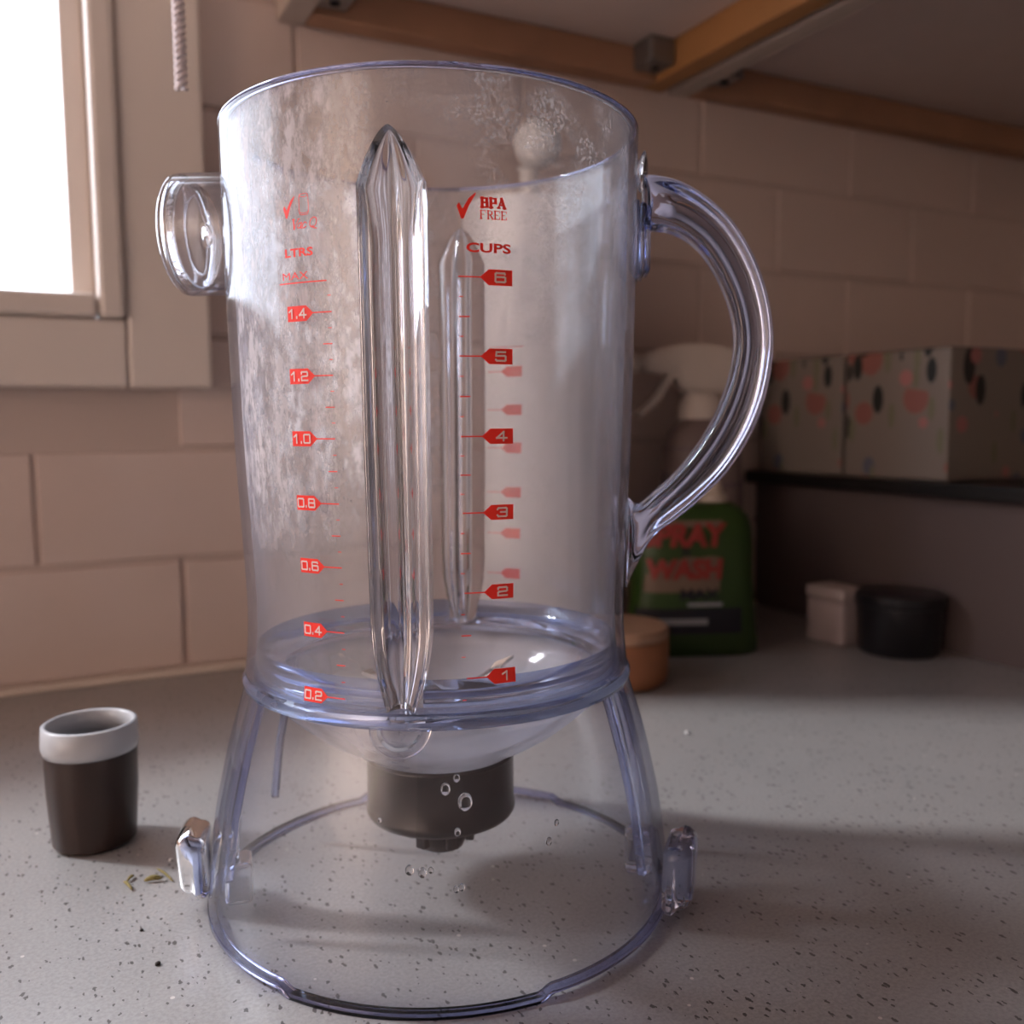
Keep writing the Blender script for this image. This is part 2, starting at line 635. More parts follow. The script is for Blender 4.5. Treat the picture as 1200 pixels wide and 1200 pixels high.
# body wall: outer and inner skin, open where the two ribs are
NT = 180
rows = list(PROF_S)
rows = [(z, r) for z, r in rows if z < 0.2285] + [(0.2299, RJ(0.2299))]
TH_W = 0.0027
def in_rib(th, z):
    for c in (FRONT, -FRONT):
        d = (th - c + PI) % (2 * PI) - PI
        if abs(d) < rib_half(z) * 0.97 and RIB_B < z < RIB_T - 0.004:
            return True
    return False
v, f = [], []
for skin in (0.0, TH_W):
    base = len(v)
    for z, r in rows:
        v += [cyl(2 * PI * k / NT, r - skin, z) for k in range(NT)]
    for i in range(len(rows) - 1):
        for k in range(NT):
            if in_rib(2 * PI * (k + .5) / NT, (rows[i][0] + rows[i + 1][0]) / 2):
                continue
            q = (base + i * NT + k, base + i * NT + (k + 1) % NT, base + (i + 1) * NT + (k + 1) % NT, base + (i + 1) * NT + k)
            f.append(q if skin == 0 else q[::-1])
    if skin == 0:
        n_outer = len(f)
me = bpy.data.meshes.new('body')
me.from_pydata([tuple(x) for x in v], [], f)
me.materials.append(M_wall_out)
me.materials.append(M_wall)
for i_, p_ in enumerate(me.polygons):
    p_.material_index = 0 if i_ < n_outer else 1
obj('body', me, None, jar, True)

# rim and the thick ring where body and skirt meet
r_ = RJ(0.231)
obj('rim', lathe('rim', [(r_ - 0.0026, 0.2300), (r_, 0.2300), (r_ + 0.0001, 0.2306), (r_ - 0.0005, 0.2311), (r_ - 0.0013, 0.2313), (r_ - 0.0021, 0.2311), (r_ - 0.0027, 0.2306)], 160), M_edge_blue, jar, True)
obj('waist_ring', lathe('waist_ring', [(0.0592, 0.0690), (0.0597, 0.0700), (0.0597, 0.0712), (0.0592, 0.0722), (0.0588, 0.0732), (0.0545, 0.0732), (0.0500, 0.0722), (0.0500, 0.0702), (0.0545, 0.0690)], 160), M_ring_blue, jar, 40)
def arc_solid(name, prof, a0, a1, n):
    v, f = [], []
    m = len(prof)
    for i in range(n + 1):
        v += [cyl(a0 + (a1 - a0) * i / n, r, z) for r, z in prof]
    for i in range(n):
        for k in range(m):
            f.append((i * m + k, i * m + (k + 1) % m, (i + 1) * m + (k + 1) % m, (i + 1) * m + k))
    f += [tuple(range(m)), tuple(range(n * m, (n + 1) * m))]
    return pd(name, v, f)
STEP = [(0.0549, 0.0810), (0.0543, 0.0785), (0.0532, 0.0765), (0.0510, 0.0750), (0.0488, 0.0744), (0.0478, 0.0736), (0.0546, 0.0736), (0.0552, 0.0760), (0.0551, 0.0810)]
for c_ in (FRONT, -FRONT):
    obj('inner_step', arc_solid('inner_step', STEP, c_ + R(5.4), c_ + R(174.6), 80), M_ring_blue, jar, 60)

# floor bowl
bowl_o = [(0.0560, 0.0688), (0.0510, 0.0640), (0.0450, 0.0583), (0.0385, 0.0530), (0.0320, 0.0489), (0.0266, 0.0462), (0.0238, 0.0442)]
bowl_i = [(0.0200, 0.0470), (0.0255, 0.0488), (0.0310, 0.0516), (0.0372, 0.0556), (0.0432, 0.0606), (0.0470, 0.0650), (0.0498, 0.0705), (0.0498, 0.0700)]
obj('floor_bowl', lathe('floor_bowl', bowl_o + bowl_i, 128), M_bowl, jar, True)

# skirt
v, f = [], []
srows = smooth_prof(SKIRT, 34)
for skin in (0.0, 0.0026):
    base = len(v)
    for z, r in srows:
        v += [cyl(2 * PI * k / NT, r - skin, z) for k in range(NT)]
    for i in range(len(srows) - 1):
        for k in range(NT):
            q = (base + i * NT + k, base + i * NT + (k + 1) % NT, base + (i + 1) * NT + (k + 1) % NT, base + (i + 1) * NT + k)
            f.append(q if skin == 0 else q[::-1])
me = bpy.data.meshes.new('skirt')
me.from_pydata([tuple(x) for x in v], [], f)
obj('skirt', me, M_skirt, jar, True)
# foot edge of the skirt, stepped: three low feet between raised arcs
def foot_lift(th):
    d = math.degrees((th - FRONT + PI) % (2 * PI) - PI)
    a = abs(((d - 3 + 60) % 120) - 60)
    t = min(1, max(0, (a - 27.0) / 3.0))
    return 0.0016 * t * t * (3 - 2 * t)
v, f = [], []
NF = 360
sec = [(0.0718, 0.0000), (0.0721, 0.0006), (0.0719, 0.0018), (0.0693, 0.0018), (0.0692, 0.0006), (0.0695, 0.0000)]
for k in range(NF):
    th = 2 * PI * k / NF
    lf = foot_lift(th)
    for r, z in sec:
        v.append(cyl(th, r, z + lf))
ns = len(sec)
for k in range(NF):
    for j in range(ns):
        f.append((k * ns + j, ((k + 1) % NF) * ns + j, ((k + 1) % NF) * ns + (j + 1) % ns, k * ns + (j + 1) % ns))
obj('foot_edge', pd('foot_edge', v, f), M_edge_blue, jar, 50)

# fluted ribs: solid, scooped outside and bulging inside
def rib_mesh(c):
    v, f = [], []
    zs = [RIB_B + (RIB_S - RIB_B) * i / 44 for i in range(45)] + [RIB_S + (RIB_T - RIB_S) * (1 - (1 - i / 12) ** 1.6) for i in range(1, 13)]
    n = 17
    for z in zs:
        hw_ = rib_half(z)
        ro = RJ(z) + 0.00005
        ri = ro - TH_W
        fade = 1.0 if z < RIB_S - .01 else (max(0.0, RIB_T - z) / (RIB_T - RIB_S + .01)) ** 0.6
        foot = 1.0 if z > 0.095 else 0.75 + 0.25 * (z - RIB_B) / (0.095 - RIB_B)
        for i in range(n):
            t = -1 + 2 * i / (n - 1)
            g = max(0.0, math.cos(t * PI / 2)) ** 0.8
            v.append(cyl(c + hw_ * t, ro - 0.0055 * g * fade * foot, z))
        for i in range(n):
            t = 1 - 2 * i / (n - 1)
            g = math.sqrt(max(0, 1 - t * t)) * (1 + 0.13 * math.cos(3 * PI * t) * (1 - t * t))
            v.append(cyl(c + hw_ * 1.12 * t, ri - (0.0092 * g) * fade * foot, z))
    m = 2 * n
    for r in range(len(zs) - 1):
        for k in range(m):
            f.append((r * m + k, r * m + (k + 1) % m, (r + 1) * m + (k + 1) % m, (r + 1) * m + k))
    f.append(tuple(range(m)))
    f.append(tuple(range((len(zs) - 1) * m, len(zs) * m)))
    return pd('rib', v, f)
obj('rib', rib_mesh(FRONT), M_solid, jar, 50)
obj('rib', rib_mesh(-FRONT), M_solid, jar, 50)

# half-round boss under the foot of the front rib
def boss_mesh(c, R0, R1, dep):
    v, f = [], []
    n = 24
    for rad, off in ((R0, 0.0), (R0, dep * .6), (R0 * .92, dep), (R1 * 1.12, dep), (R1, dep * .55), (R1 * .55, dep * .4), (0.0003, dep * .4)):
        for k in range(n + 1):
            a = PI + PI * k / n
            x, z = rad * math.cos(a), rad * math.sin(a) * 0.92
            zz = 0.0700 + z
            r = interp(SKIRT, max(zz, .01)) + 0.0002 + off
            v.append(cyl(c + x / r, r, zz))
    rows_ = 7
    m = n + 1
    for r in range(rows_ - 1):
        for k in range(n):
            f.append((r * m + k, r * m + k + 1, (r + 1) * m + k + 1, (r + 1) * m + k))
    f.append(tuple(range(0, rows_ * m, m)))
    f.append(tuple(range(n, rows_ * m, m)))
    # back
    f.append(tuple(range(m)) + ((rows_ - 1) * m + n // 2,))
    return pd('rib_boss', v, f)
obj('rib_boss', boss_mesh(FRONT, 0.0079, 0.0050, 0.0022), M_solid, jar, 40)

# spout stub at the left: thin tube, shallow end cup, rounded lip
SPZ, SPR = 0.2045, 0.0182
def spout_rev(name, prof, closed, root=False):
    v, f = [], []
    n = 64
    for r, x in prof:
        for k in range(n):
            a = 2 * PI * k / n
            xx = x
            if x == 0.0598:
                yy = r * math.cos(a)
                xx = math.sqrt(max(0, 0.0613 ** 2 - yy * yy))
            v.append((-xx, r * math.cos(a), SPZ + r * math.sin(a)))
    m = len(prof)
    for i in range(m if closed else m - 1):
        for k in range(n):
            f.append((i * n + k, i * n + (k + 1) % n, ((i + 1) % m) * n + (k + 1) % n, ((i + 1) % m) * n + k))
    return pd(name, v, f)
spo = obj('spout', spout_rev('spout', [(SPR, 0.0598), (SPR, 0.0762), (SPR - .0016, 0.0762), (SPR - .0016, 0.0598)], True), M_skirt, jar, 40)
obj('lip', spout_rev('lip', [(SPR, 0.0764), (SPR - .0002, 0.0778), (SPR - .0010, 0.0786), (SPR - .0018, 0.0782), (SPR - .0018, 0.0764)], True), M_solid, spo, True)
obj('end_cup', spout_rev('end_cup', [(SPR - .0018, 0.0760), (SPR - .0030, 0.0735), (SPR - .0060, 0.0722), (0.004, 0.0718), (0.0002, 0.0718), (0.0002, 0.0705), (0.004, 0.0705), (SPR - .0060, 0.0709), (SPR - .0040, 0.0715), (SPR - .0018, 0.0740)], True), M_solid, spo, True)

# handle
def img_plane(px, py):
    """a point of the handle's own plane (through the jar axis) seen at this pixel"""
    n = Vector((-math.sin(JR), math.cos(JR), 0))
    d = ray(px, py)
    t = -(CAM @ n if False else CAM.dot(n)) / d.dot(n)
    P = CAM + d * t
    return Vector((P.x * math.cos(JR) + P.y * math.sin(JR), 0, P.z))
outer = [(752, 207), (772, 208), (800, 216), (832, 236), (860, 264), (884, 305), (899, 350), (905, 395), (902, 435), (893, 475), (876, 515), (851, 553), (820, 584), (792, 607), (762, 632), (733, 688)]
inner = [(752, 274), (766, 270), (786, 273), (807, 284), (826, 303), (843, 332), (855, 364), (860, 398), (857, 428), (848, 460), (833, 494), (812, 527), (788, 556), (765, 577), (748, 590), (736, 582)]
path, secs = [], []
po = catmull([img_plane(*p) for p in outer], 5)
pi_ = catmull([img_plane(*p) for p in inner], 5)
for i, (a, b) in enumerate(zip(po, pi_)):
    path.append((a + b) / 2)
nh = len(path)
v, f = [], []
SEC = []
for k in range(28):
    a = 2 * PI * k / 28
    SEC.append((math.cos(a), math.sin(a)))
for i, (a, b) in enumerate(zip(po, pi_)):
    mid = (a + b) / 2
    hw_ = (a - b) / 2
    t = i / (nh - 1)
    dy = 0.0078 + 0.0018 * (2 * abs(t - .5)) ** 3
    fade = min(1, min(t, 1 - t) / 0.12)
    for c, s in SEC:
        ex = lambda q: math.copysign(abs(q) ** 0.72, q)
        x, y = ex(c), ex(s)
        # a lengthwise channel scooped into both flat sides
        y -= math.copysign(1, s) * 0.34 * fade * max(0, 1 - (c / 0.55) ** 2) * (1 if abs(s) > .3 else 0)
        v.append(mid + hw_ * x + Vector((0, dy * y, 0)))
for i in range(nh - 1):
    for k in range(28):
        f.append((i * 28 + k, i * 28 + (k + 1) % 28, (i + 1) * 28 + (k + 1) % 28, (i + 1) * 28 + k))
f.append(tuple(range(28)))
f.append(tuple(range((nh - 1) * 28, nh * 28)))
handle = obj('handle', pd('handle', v, f), M_solid_blue, jar, True)
# ridged mounting plate at the upper end
for k, (x, hh) in enumerate(((0.0600, 0.0125), (0.0616, 0.0115), (0.0632, 0.0105))):
    obj('mount_ridge', box_bm(x, x + 0.0014, -0.0088 + k * .0005, 0.0088 - k * .0005, 0.2005 - hh, 0.2005 + hh * .75, 0.0006), M_solid_blue, handle, True)
tb = bmesh.new()
bmesh.ops.create_icosphere(tb, subdivisions=3, radius=1)
for q in tb.verts:
    q.co = Vector((0.0625 + q.co.x * .0017, q.co.y * .005, 0.2195 + q.co.z * .0055 + 0.001 * math.sin(q.co.x * 3)))
obj('thumb_bump', tb, M_solid, handle, True)

# locking lugs outside the skirt, and hollow blocks inside it
def lug(sx, loc_th):
    bm = box_bm(-0.0045, 0.0045, -0.0095, 0.0095, 0, 0.0205, 0.0036, 4)
    for q in bm.verts:
        t = q.co.z / 0.0225
        q.co.x += 0.0012 * math.sin(t * PI)
        if q.co.x > 0:
            q.co.y *= 0.75 + .25 * t
            q.co.z += 0.0022 * math.cos(q.co.y / .010 * PI / 2)
        q.co.y += 0.0018 * (t - .5)
    rot = Matrix.Rotation(loc_th, 4, 'Z')
    tr_ = Matrix.Translation((0.0752, 0, 0.0030))
    bm.transform(rot @ tr_)
    return bm
lug_o = obj('lug', lug(1, R(-12.0)), M_solid_blue, jar, 40)
obj('lug', lug(1, R(195.0)), M_solid_blue, jar, 40)
for th, zb in ((R(-4), .0085), (R(202.0), .0040)):
    lb = box_bm(0.0585, 0.0668, -0.0058, 0.0058, zb, zb + .0125, 0.0016, 3)
    lb.transform(Matrix.Rotation(th, 4, 'Z'))
    obj('inner_block', lb, M_solid, jar, 40)
# hollow upright channels and slim fins inside the skirt
def channel(th):
    v, f = [], []
    zs = (0.017, 0.023, 0.030, 0.038, 0.046, 0.054, 0.061, 0.0675)
    na = 15
    er, et = Vector((math.cos(th), math.sin(th), 0)), Vector((-math.sin(th), math.cos(th), 0))
    for z in zs:
        r = interp(SKIRT, z) - 0.0029
        a = 0.0040 + 0.0024 * (0.0675 - z) / 0.05
        for rad, sgn in ((a, 1), (a - 0.0015, -1)):
            for i in range(na):
                ph = sgn * (-PI / 2 + PI * i / (na - 1))
                sag = r - math.sqrt(r * r - (rad * math.sin(ph)) ** 2)
                p = er * (r - sag - rad * 0.85 * math.cos(ph)) + et * (rad * math.sin(ph))
                v.append((p.x, p.y, z))
    m = 2 * na
    for i in range(len(zs) - 1):
        for k in range(m):
            f.append((i * m + k, i * m + (k + 1) % m, (i + 1) * m + (k + 1) % m, (i + 1) * m + k))
    f += [tuple(range(m)), tuple(range((len(zs) - 1) * m, len(zs) * m))]
    return pd('channel', v, f)
for th in (R(-8), R(202)):
    obj('channel', channel(th), M_channel, jar, 50)
for th in (R(-21), R(24), R(160), R(214)):
    vv, ff = [], []
    zs = (0.016, 0.025, 0.034, 0.043, 0.052, 0.061, 0.068)
    for z in zs:
        r = interp(SKIRT, z) - 0.0027
        for dr, dt in ((0, -.0009), (0, .0009), (-0.0022, .0007), (-0.0022, -.0007)):
            vv.append(cyl(th + dt / r, r + dr, z))
    for i in range(len(zs) - 1):
        for k in range(4):
            ff.append((i * 4 + k, i * 4 + (k + 1) % 4, (i + 1) * 4 + (k + 1) % 4, (i + 1) * 4 + k))
    ff += [(0, 1, 2, 3), tuple(range(len(vv) - 4, len(vv)))]
    obj('fin', pd('fin', vv, ff), M_solid_blue, jar)

# blade unit below the bowl
base = obj('blade_base', lathe('blade_base', [(0.0, 0.0452), (0.0215, 0.0452), (0.0234, 0.0434), (0.0236, 0.0428), (0.0232, 0.0422), (0.0232, 0.0272), (0.0236, 0.0266), (0.0236, 0.0252), (0.0228, 0.0238), (0.0208, 0.0228), (0.0120, 0.0222), (0.0, 0.0222)], 96, closed=False), M_black, jar, 40)
tag(base, 'black glossy drum that carries the blades')
cp = bmesh.new()
ccyl = lathe('drive_coupling', [(0, 0.0220), (0.0085, 0.0220), (0.0088, 0.0160), (0.0070, 0.0122), (0.0, 0.0122)], 48, closed=False)
coup = obj('drive_coupling', ccyl, M_black, base, 40)
for k in range(6):
    a = 2 * PI * k / 6
    tb = box_bm(0.0078, 0.0106, -0.0019, 0.0019, 0.0140, 0.0214, 0.0005)
    tb.transform(Matrix.Rotation(a, 4, 'Z'))
    obj('tooth', tb, M_black, base)
hub = obj('blade_hub', lathe('blade_hub', [(0, 0.0640), (0.0042, 0.0638), (0.0048, 0.0625), (0.0048, 0.0540), (0.0085, 0.0520), (0.0085, 0.0454), (0, 0.0454)], 40, closed=False), M_steel, jar, 40)
for k, (a, rise) in enumerate(((20, .010), (110, -.003), (200, .009), (290, -.002))):
    a = R(a)
    pts = [(0.004, -.0035, .0595), (0.012, -.0042, .0595), (0.021, -.0030, .0600 + rise), (0.0245, .0012, .0605 + rise), (0.019, .0035, .0600 + rise * .8), (0.012, .0038, .0597), (0.004, .0035, .0597)]
    v = [Vector(p) for p in pts] + [Vector(p) + Vector((0, 0, .0012)) for p in pts]
    n = len(pts)
    f = [tuple(range(n)), tuple(range(n, 2 * n))] + [(i, (i + 1) % n, n + (i + 1) % n, n + i) for i in range(n)]
    bme = pd('blade', [Matrix.Rotation(a, 3, 'Z') @ p for p in v], f)
    obj('blade', bme, M_steel, hub)

# ------------------------------------------------------------------ red print on the jar
def wrap(name, vf, u, z, parent, mat, off=0.00018, c=FRONT, flip=1):
    """lay flat letters (metres) on the outside of the wall, u metres along from the middle of the front"""
    me = bpy.data.meshes.new(name)
    pts = []
    for x, y in vf[0]:
        zz = z + y
        r = RJ(zz)
        pts.append(cyl(c + (u + x) / 0.0600, r + off, zz))
    me.from_pydata([tuple(p) for p in pts], [], vf[1])
    bm = bmesh.new()
    bm.from_mesh(me)
    for fc in bm.faces:
        ctr = fc.calc_center_median()
        fc.normal_update()
        if fc.normal.dot(Vector((ctr.x, ctr.y, 0))) < 0:
            fc.normal_flip()
    bm.to_mesh(me)
    bm.free()
    return obj(name, me, mat, parent)

def u_of(deg):       # degrees of world azimuth from straight-ahead, to metres along the print
    return R(deg + 5.2) * 0.0600
TGW, TGH = 0.0070, 0.0038
DIG = {'0': [[(0, .1), (0, .9), (.1, 1), (.9, 1), (1, .9), (1, .1), (.9, 0), (.1, 0), (0, .1)]],
       '1': [[(.15, .72), (.6, 1), (.6, 0)]],
       '2': [[(0, .8), (0, .92), (.1, 1), (.9, 1), (1, .9), (1, .6), (.9, .52), (.1, .46), (0, .36), (0, 0), (1, 0)]],
       '3': [[(0, .85), (.1, 1), (.9, 1), (1, .9), (1, .62), (.9, .52), (.35, .52)], [(.9, .52), (1, .42), (1, .1), (.9, 0), (.1, 0), (0, .15)]],
       '4': [[(.72, 0), (.72, 1), (0, .3), (1.05, .3)]],
       '5': [[(.95, 1), (.05, 1), (.02, .56), (.9, .58), (1, .48), (1, .1), (.9, 0), (.1, 0), (0, .12)]],
       '6': [[(.95, .9), (.9, 1), (.1, 1), (0, .9), (0, .1), (.1, 0), (.9, 0), (1, .1), (1, .48), (.9, .56), (0, .56)]],
       '8': [[(.05, .52), (.02, .6), (.02, .9), (.12, 1), (.88, 1), (.98, .9), (.98, .6), (.95, .52), (.05, .52), (0, .42), (0, .1), (.1, 0), (.9, 0), (1, .1), (1, .42), (.95, .52)]],
       '.': [[(.0, .0), (.0, .14)]]}
def digits(txt, h, wd, th):
    out, x = ([], []), 0.0
    for ch in txt:
        for pl in DIG[ch]:
            out = join(out, stroke([(x + a * wd, b * h) for a, b in pl], th))
        x += (wd * 1.42 if ch != '.' else wd * .48)
    xs = [q for q, _ in out[0]]
    return [(a - (min(xs) + max(xs)) / 2, b - h / 2) for a, b in out[0]], out[1]
def flag(direction):   # pentagon tag with a leader line; direction +1 points right
    w2, h2 = TGW / 2, TGH / 2
    v = [(-w2, -h2), (0, -h2), (w2 - .001, -h2), (w2 + .0012, 0), (w2 - .001, h2), (0, h2), (-w2, h2)]
    f = [(0, 1, 5, 6), (1, 2, 3, 4, 5)]
    ln_ = rect(w2 + .0010, w2 + .0064, -.00016, .00016, 3)
    vf = join((v, f), ln_)
    if direction < 0:
        vf = ([(-x, y) for x, y in vf[0]], [q[::-1] for q in vf[1]])
    return vf
litre = [('1.4', .1737, -29.2), ('1.2', .1583, -29.4), ('1.0', .1427, -29.5), ('0.8', .1264, -29.3), ('0.6', .1101, -29.4), ('0.4', .0932, -29.5), ('0.2', .0762, -29.2)]
cups = [('6', .1815, 19.6), ('5', .1626, 19.7), ('4', .1431, 19.9), ('3', .1241, 20.2), ('2', .1038, 20.5), ('1', .0819, 20.9)]
ls = wrap('litre_scale', rect(-.0058, .0088, -.00016, .00016, 8), u_of(-29.2), .1812, jar, M_red)
for s_, z, dg in litre:
    wrap('scale_flag', flag(1), u_of(dg), z, ls, M_red)
    wrap('number', digits(s_, .0021, .0019, .0004), u_of(dg) - .0002, z, ls, M_pale, .0003)
zs = [.1893] + [q[1] for q in litre]
uR = u_of(-29.3) + TGW / 2 + .0064
tick = ([], [])
for (za, zb) in zip([.1812 + .0004] + [q[1] for q in litre], [q[1] for q in litre] + [.0600]):
    if za > .18:
        tick = join(tick, shift(rect(-.0009, 0, -.00010, .00010), uR, (za + zb) / 2))
        continue
    for k, L in ((1, .0010), (2, .0026), (3, .0010)):
        zz = za + (zb - za) * k / 4
        if zz > .0745:
            tick = join(tick, shift(rect(-L, 0, -.00013 if k == 2 else -.00009, .00013 if k == 2 else .00009, 2), uR, zz))
wrap('tick_marks', tick, 0, 0, ls, M_red)['kind'] = 'stuff'
cs = wrap('cup_scale', text_polys('CUPS', .0023, 1.55, bold=.03), u_of(17.3), .1884, jar, M_red)
for s_, z, dg in cups:
    wrap('scale_flag', flag(-1), u_of(dg), z, cs, M_red)
    wrap('number', digits(s_, .0021, .0025, .00046), u_of(dg) + .0004, z, cs, M_pale, .0003)
uL = u_of(19.7) - TGW / 2 - .0064
tick = ([], [])
for i in range(6):
    za = cups[i][1]
    zb = cups[i + 1][1] if i < 5 else .0600
    for k, L in ((1, .0010), (2, .0026), (3, .0010)):
        zz = za + (zb - za) * k / 4
        if zz > .0745:
            tick = join(tick, shift(rect(0, L, -.00015 if k == 2 else -.0001, .00015 if k == 2 else .0001, 2), uL, zz))
wrap('tick_marks', tick, 0, 0, cs, M_red)['kind'] = 'stuff'
wrap('lettering', text_polys('LTRS', .0021, 1.5, bold=.03), u_of(-28.4), .1885, ls, M_red)
wrap('lettering', text_polys('MAX', .0018, 1.5), u_of(-29.7), .1829, ls, M_red)
# check mark, jug outline and words over the litre scale
def check(k):
    return poly_polys([(-.0018 * k, .0002 * k), (-.0013 * k, .0009 * k), (-.0006 * k, -.0004 * k), (-.0004 * k, -.0024 * k), (-.0009 * k, -.0024 * k)],
                      [(-.0006 * k, -.0004 * k), (.0007 * k, .0018 * k), (.0021 * k, .0030 * k), (.0022 * k, .0027 * k), (.0008 * k, .0004 * k), (-.0004 * k, -.0024 * k)])
wrap('check_mark', check(0.95), u_of(-31.0), .1992, ls, M_red)
rr = []
for k in range(24):
    a = 2 * PI * k / 24
    ex = lambda q, p: math.copysign(abs(q) ** p, q)
    rr.append((.0014 * ex(math.cos(a), .35), .0025 * ex(math.sin(a), .42)))
ring = ([], [])
for k in range(24):
    ring = join(ring, stroke([rr[k], rr[(k + 1) % 24]], .00016))
ring = join(ring, stroke([(-.0012, -.0019), (0, -.0022), (.0012, -.0019)], .00014), stroke([(-.0012, .0020), (0, .0017), (.0012, .0020)], .00014))
wrap('jug_outline', ring, u_of(-26.4), .1998, ls, M_red)
def serif_letters(word, h, wd, thin, thick):
    """slab-serif capitals and small letters drawn as strokes"""
    G_ = {
        'F': [((.15, 0), (.15, 1), 1), ((.0, 1), (.85, 1), 0), ((.15, .52), (.6, .52), 0), ((0, 0), (.35, 0), 0), ((.85, 1), (.85, .76), 0)],
        'R': [((.15, 0), (.15, 1), 1), ((0, 1), (.55, 1), 0), ((.55, 1), (.75, .85), 0), ((.75, .88), (.75, .62), 1), ((.75, .62), (.55, .5), 0), ((.15, .5), (.55, .5), 0), ((.5, .5), (.85, 0), 1), ((0, 0), (.35, 0), 0), ((.75, 0), (1., 0), 0)],
        'E': [((.15, 0), (.15, 1), 1), ((0, 1), (.85, 1), 0), ((.15, .52), (.6, .52), 0), ((0, 0), (.88, 0), 0), ((.85, 1), (.85, .78), 0), ((.88, 0), (.88, .24), 0)],
        'B': [((.17, 0), (.17, 1), 1), ((0, 1), (.6, 1), 0), ((.75, .92), (.75, .6), 1), ((.1, .52), (.65, .52), 0), ((.8, .44), (.8, .08), 1), ((0, 0), (.65, 0), 0)],
        'P': [((.17, 0), (.17, 1), 1), ((0, 1), (.65, 1), 0), ((.78, .93), (.78, .55), 1), ((.15, .48), (.65, .48), 0), ((0, 0), (.4, 0), 0)],
        'A': [((.05, 0), (.45, 1), 0), ((.45, 1), (.85, 0), 1), ((.2, .32), (.7, .32), 0), ((-.08, 0), (.22, 0), 0), ((.68, 0), (1.0, 0), 0)],
    }
    out = ([], [])
    for i, ch in enumerate(word):
        for a, b, th in G_[ch]:
            out = join(out, stroke([(i * wd * 1.12 + a[0] * wd, a[1] * h), (i * wd * 1.12 + b[0] * wd, b[1] * h)], thick if th else thin))
    xs = [x for x, _ in out[0]]
    return [(x - (min(xs) + max(xs)) / 2, y - h / 2) for x, y in out[0]], out[1]
def vac_q(h):
    out = ([], [])
    def st(x0, pts, wd):
        nonlocal out
        out = join(out, stroke([((x0 + x) * h + .22 * y * h, y * h) for x, y in pts], wd * h))
    st(0, [(-.10, 1), (.24, 1)], .08); st(0, [(.62, 1), (.94, 1)], .08)
    st(0, [(.06, 1), (.36, 0)], .17); st(0, [(.36, 0), (.78, 1)], .08)
    st(.72, [(.52, .58), (.50, .08), (.64, .0)], .14); st(.72, [(.5, .5), (.3, .6), (.1, .46), (.04, .18), (.2, .02), (.48, .16)], .09)
    st(1.36, [(.54, .46), (.48, .56), (.3, .6), (.12, .46), (.05, .2), (.2, .02), (.38, .02), (.54, .16)], .10)
    st(2.34, [(.42 + .42 * math.cos(a), .5 + .5 * math.sin(a)) for a in [2 * PI * k / 20 for k in range(21)]], .10)
    st(2.34, [(.36, .16), (.62, -.10), (.95, -.14)], .10)
    xs = [q for q, _ in out[0]]
    return [(a - (min(xs) + max(xs)) / 2, b - h / 2) for a, b in out[0]], out[1]
wrap('lettering', vac_q(.0023), u_of(-26.4), .1953, ls, M_red)
wrap('lettering', serif_letters('BPA', .0021, .0019, .0004, .00075), u_of(18.4), .1990, cs, M_red)
wrap('lettering', serif_letters('FREE', .0019, .00155, .00016, .00034), u_of(18.4), .1962, cs, M_red)
wrap('check_mark', check(1.15), u_of(11.9), .1978, cs, M_red)
# the second scale on the far side, read from behind
rs = wrap('litre_scale', rect(-.004, .009, -.00016, .00016, 8), R(18.2) * -.06, .1738, jar, M_red, c=-FRONT)
for s_, z in (('1.2', .1649), ('1.0', .1510), ('0.8', .1371), ('0.6', .1208), ('0.4', .1057), ('0.2', .0908)):
    wrap('scale_flag', flag(1), R(18.2) * -.06, z, rs, M_red, c=-FRONT)
    wrap('number', digits(s_, .0021, .0019, .0004), R(18.2) * -.06 - .0004, z, rs, M_pale, .0003, c=-FRONT)

# water drops on the skirt
def drop(px, py, r, tall=1.25):
    d = ray(px, py)
    rr_ = .066
    for _ in range(20):
        a = d.x ** 2 + d.y ** 2
        b = 2 * (CAM.x * d.x + CAM.y * d.y)
        c = CAM.x ** 2 + CAM.y ** 2 - rr_ ** 2
        t = (-b - math.sqrt(b * b - 4 * a * c)) / (2 * a)
        P = CAM + d * t
        rr_ = interp(SKIRT, P.z) if P.z < .0705 else RJ(P.z)
    th = math.atan2(P.y, P.x) - JR
    bm = bmesh.new()
    bmesh.ops.create_icosphere(bm, subdivisions=2, radius=1)
    for q in bm.verts:
        q.co = Vector((q.co.x * r * .55, q.co.y * r, q.co.z * r * tall * (1 if q.co.z < 0 else 1.15)))
    bm.transform(Matrix.Translation(cyl(th, rr_ + .0001, P.z)) @ Matrix.Rotation(th, 4, 'Z'))
    obj('water_drop', bm, M_drop, jar, True)
for a in ((545, 940, .0019), (522, 925, .0013), (535, 912, .0009), (480, 1020, .0011), (495, 1023, .0011), (535, 1042, .0008), (541, 1040, .0008), (652, 964, .0007), (643, 986, .0009), (536, 975, .0009), (445, 961, .0006), (505, 1020, .0007)):
    drop(*a)

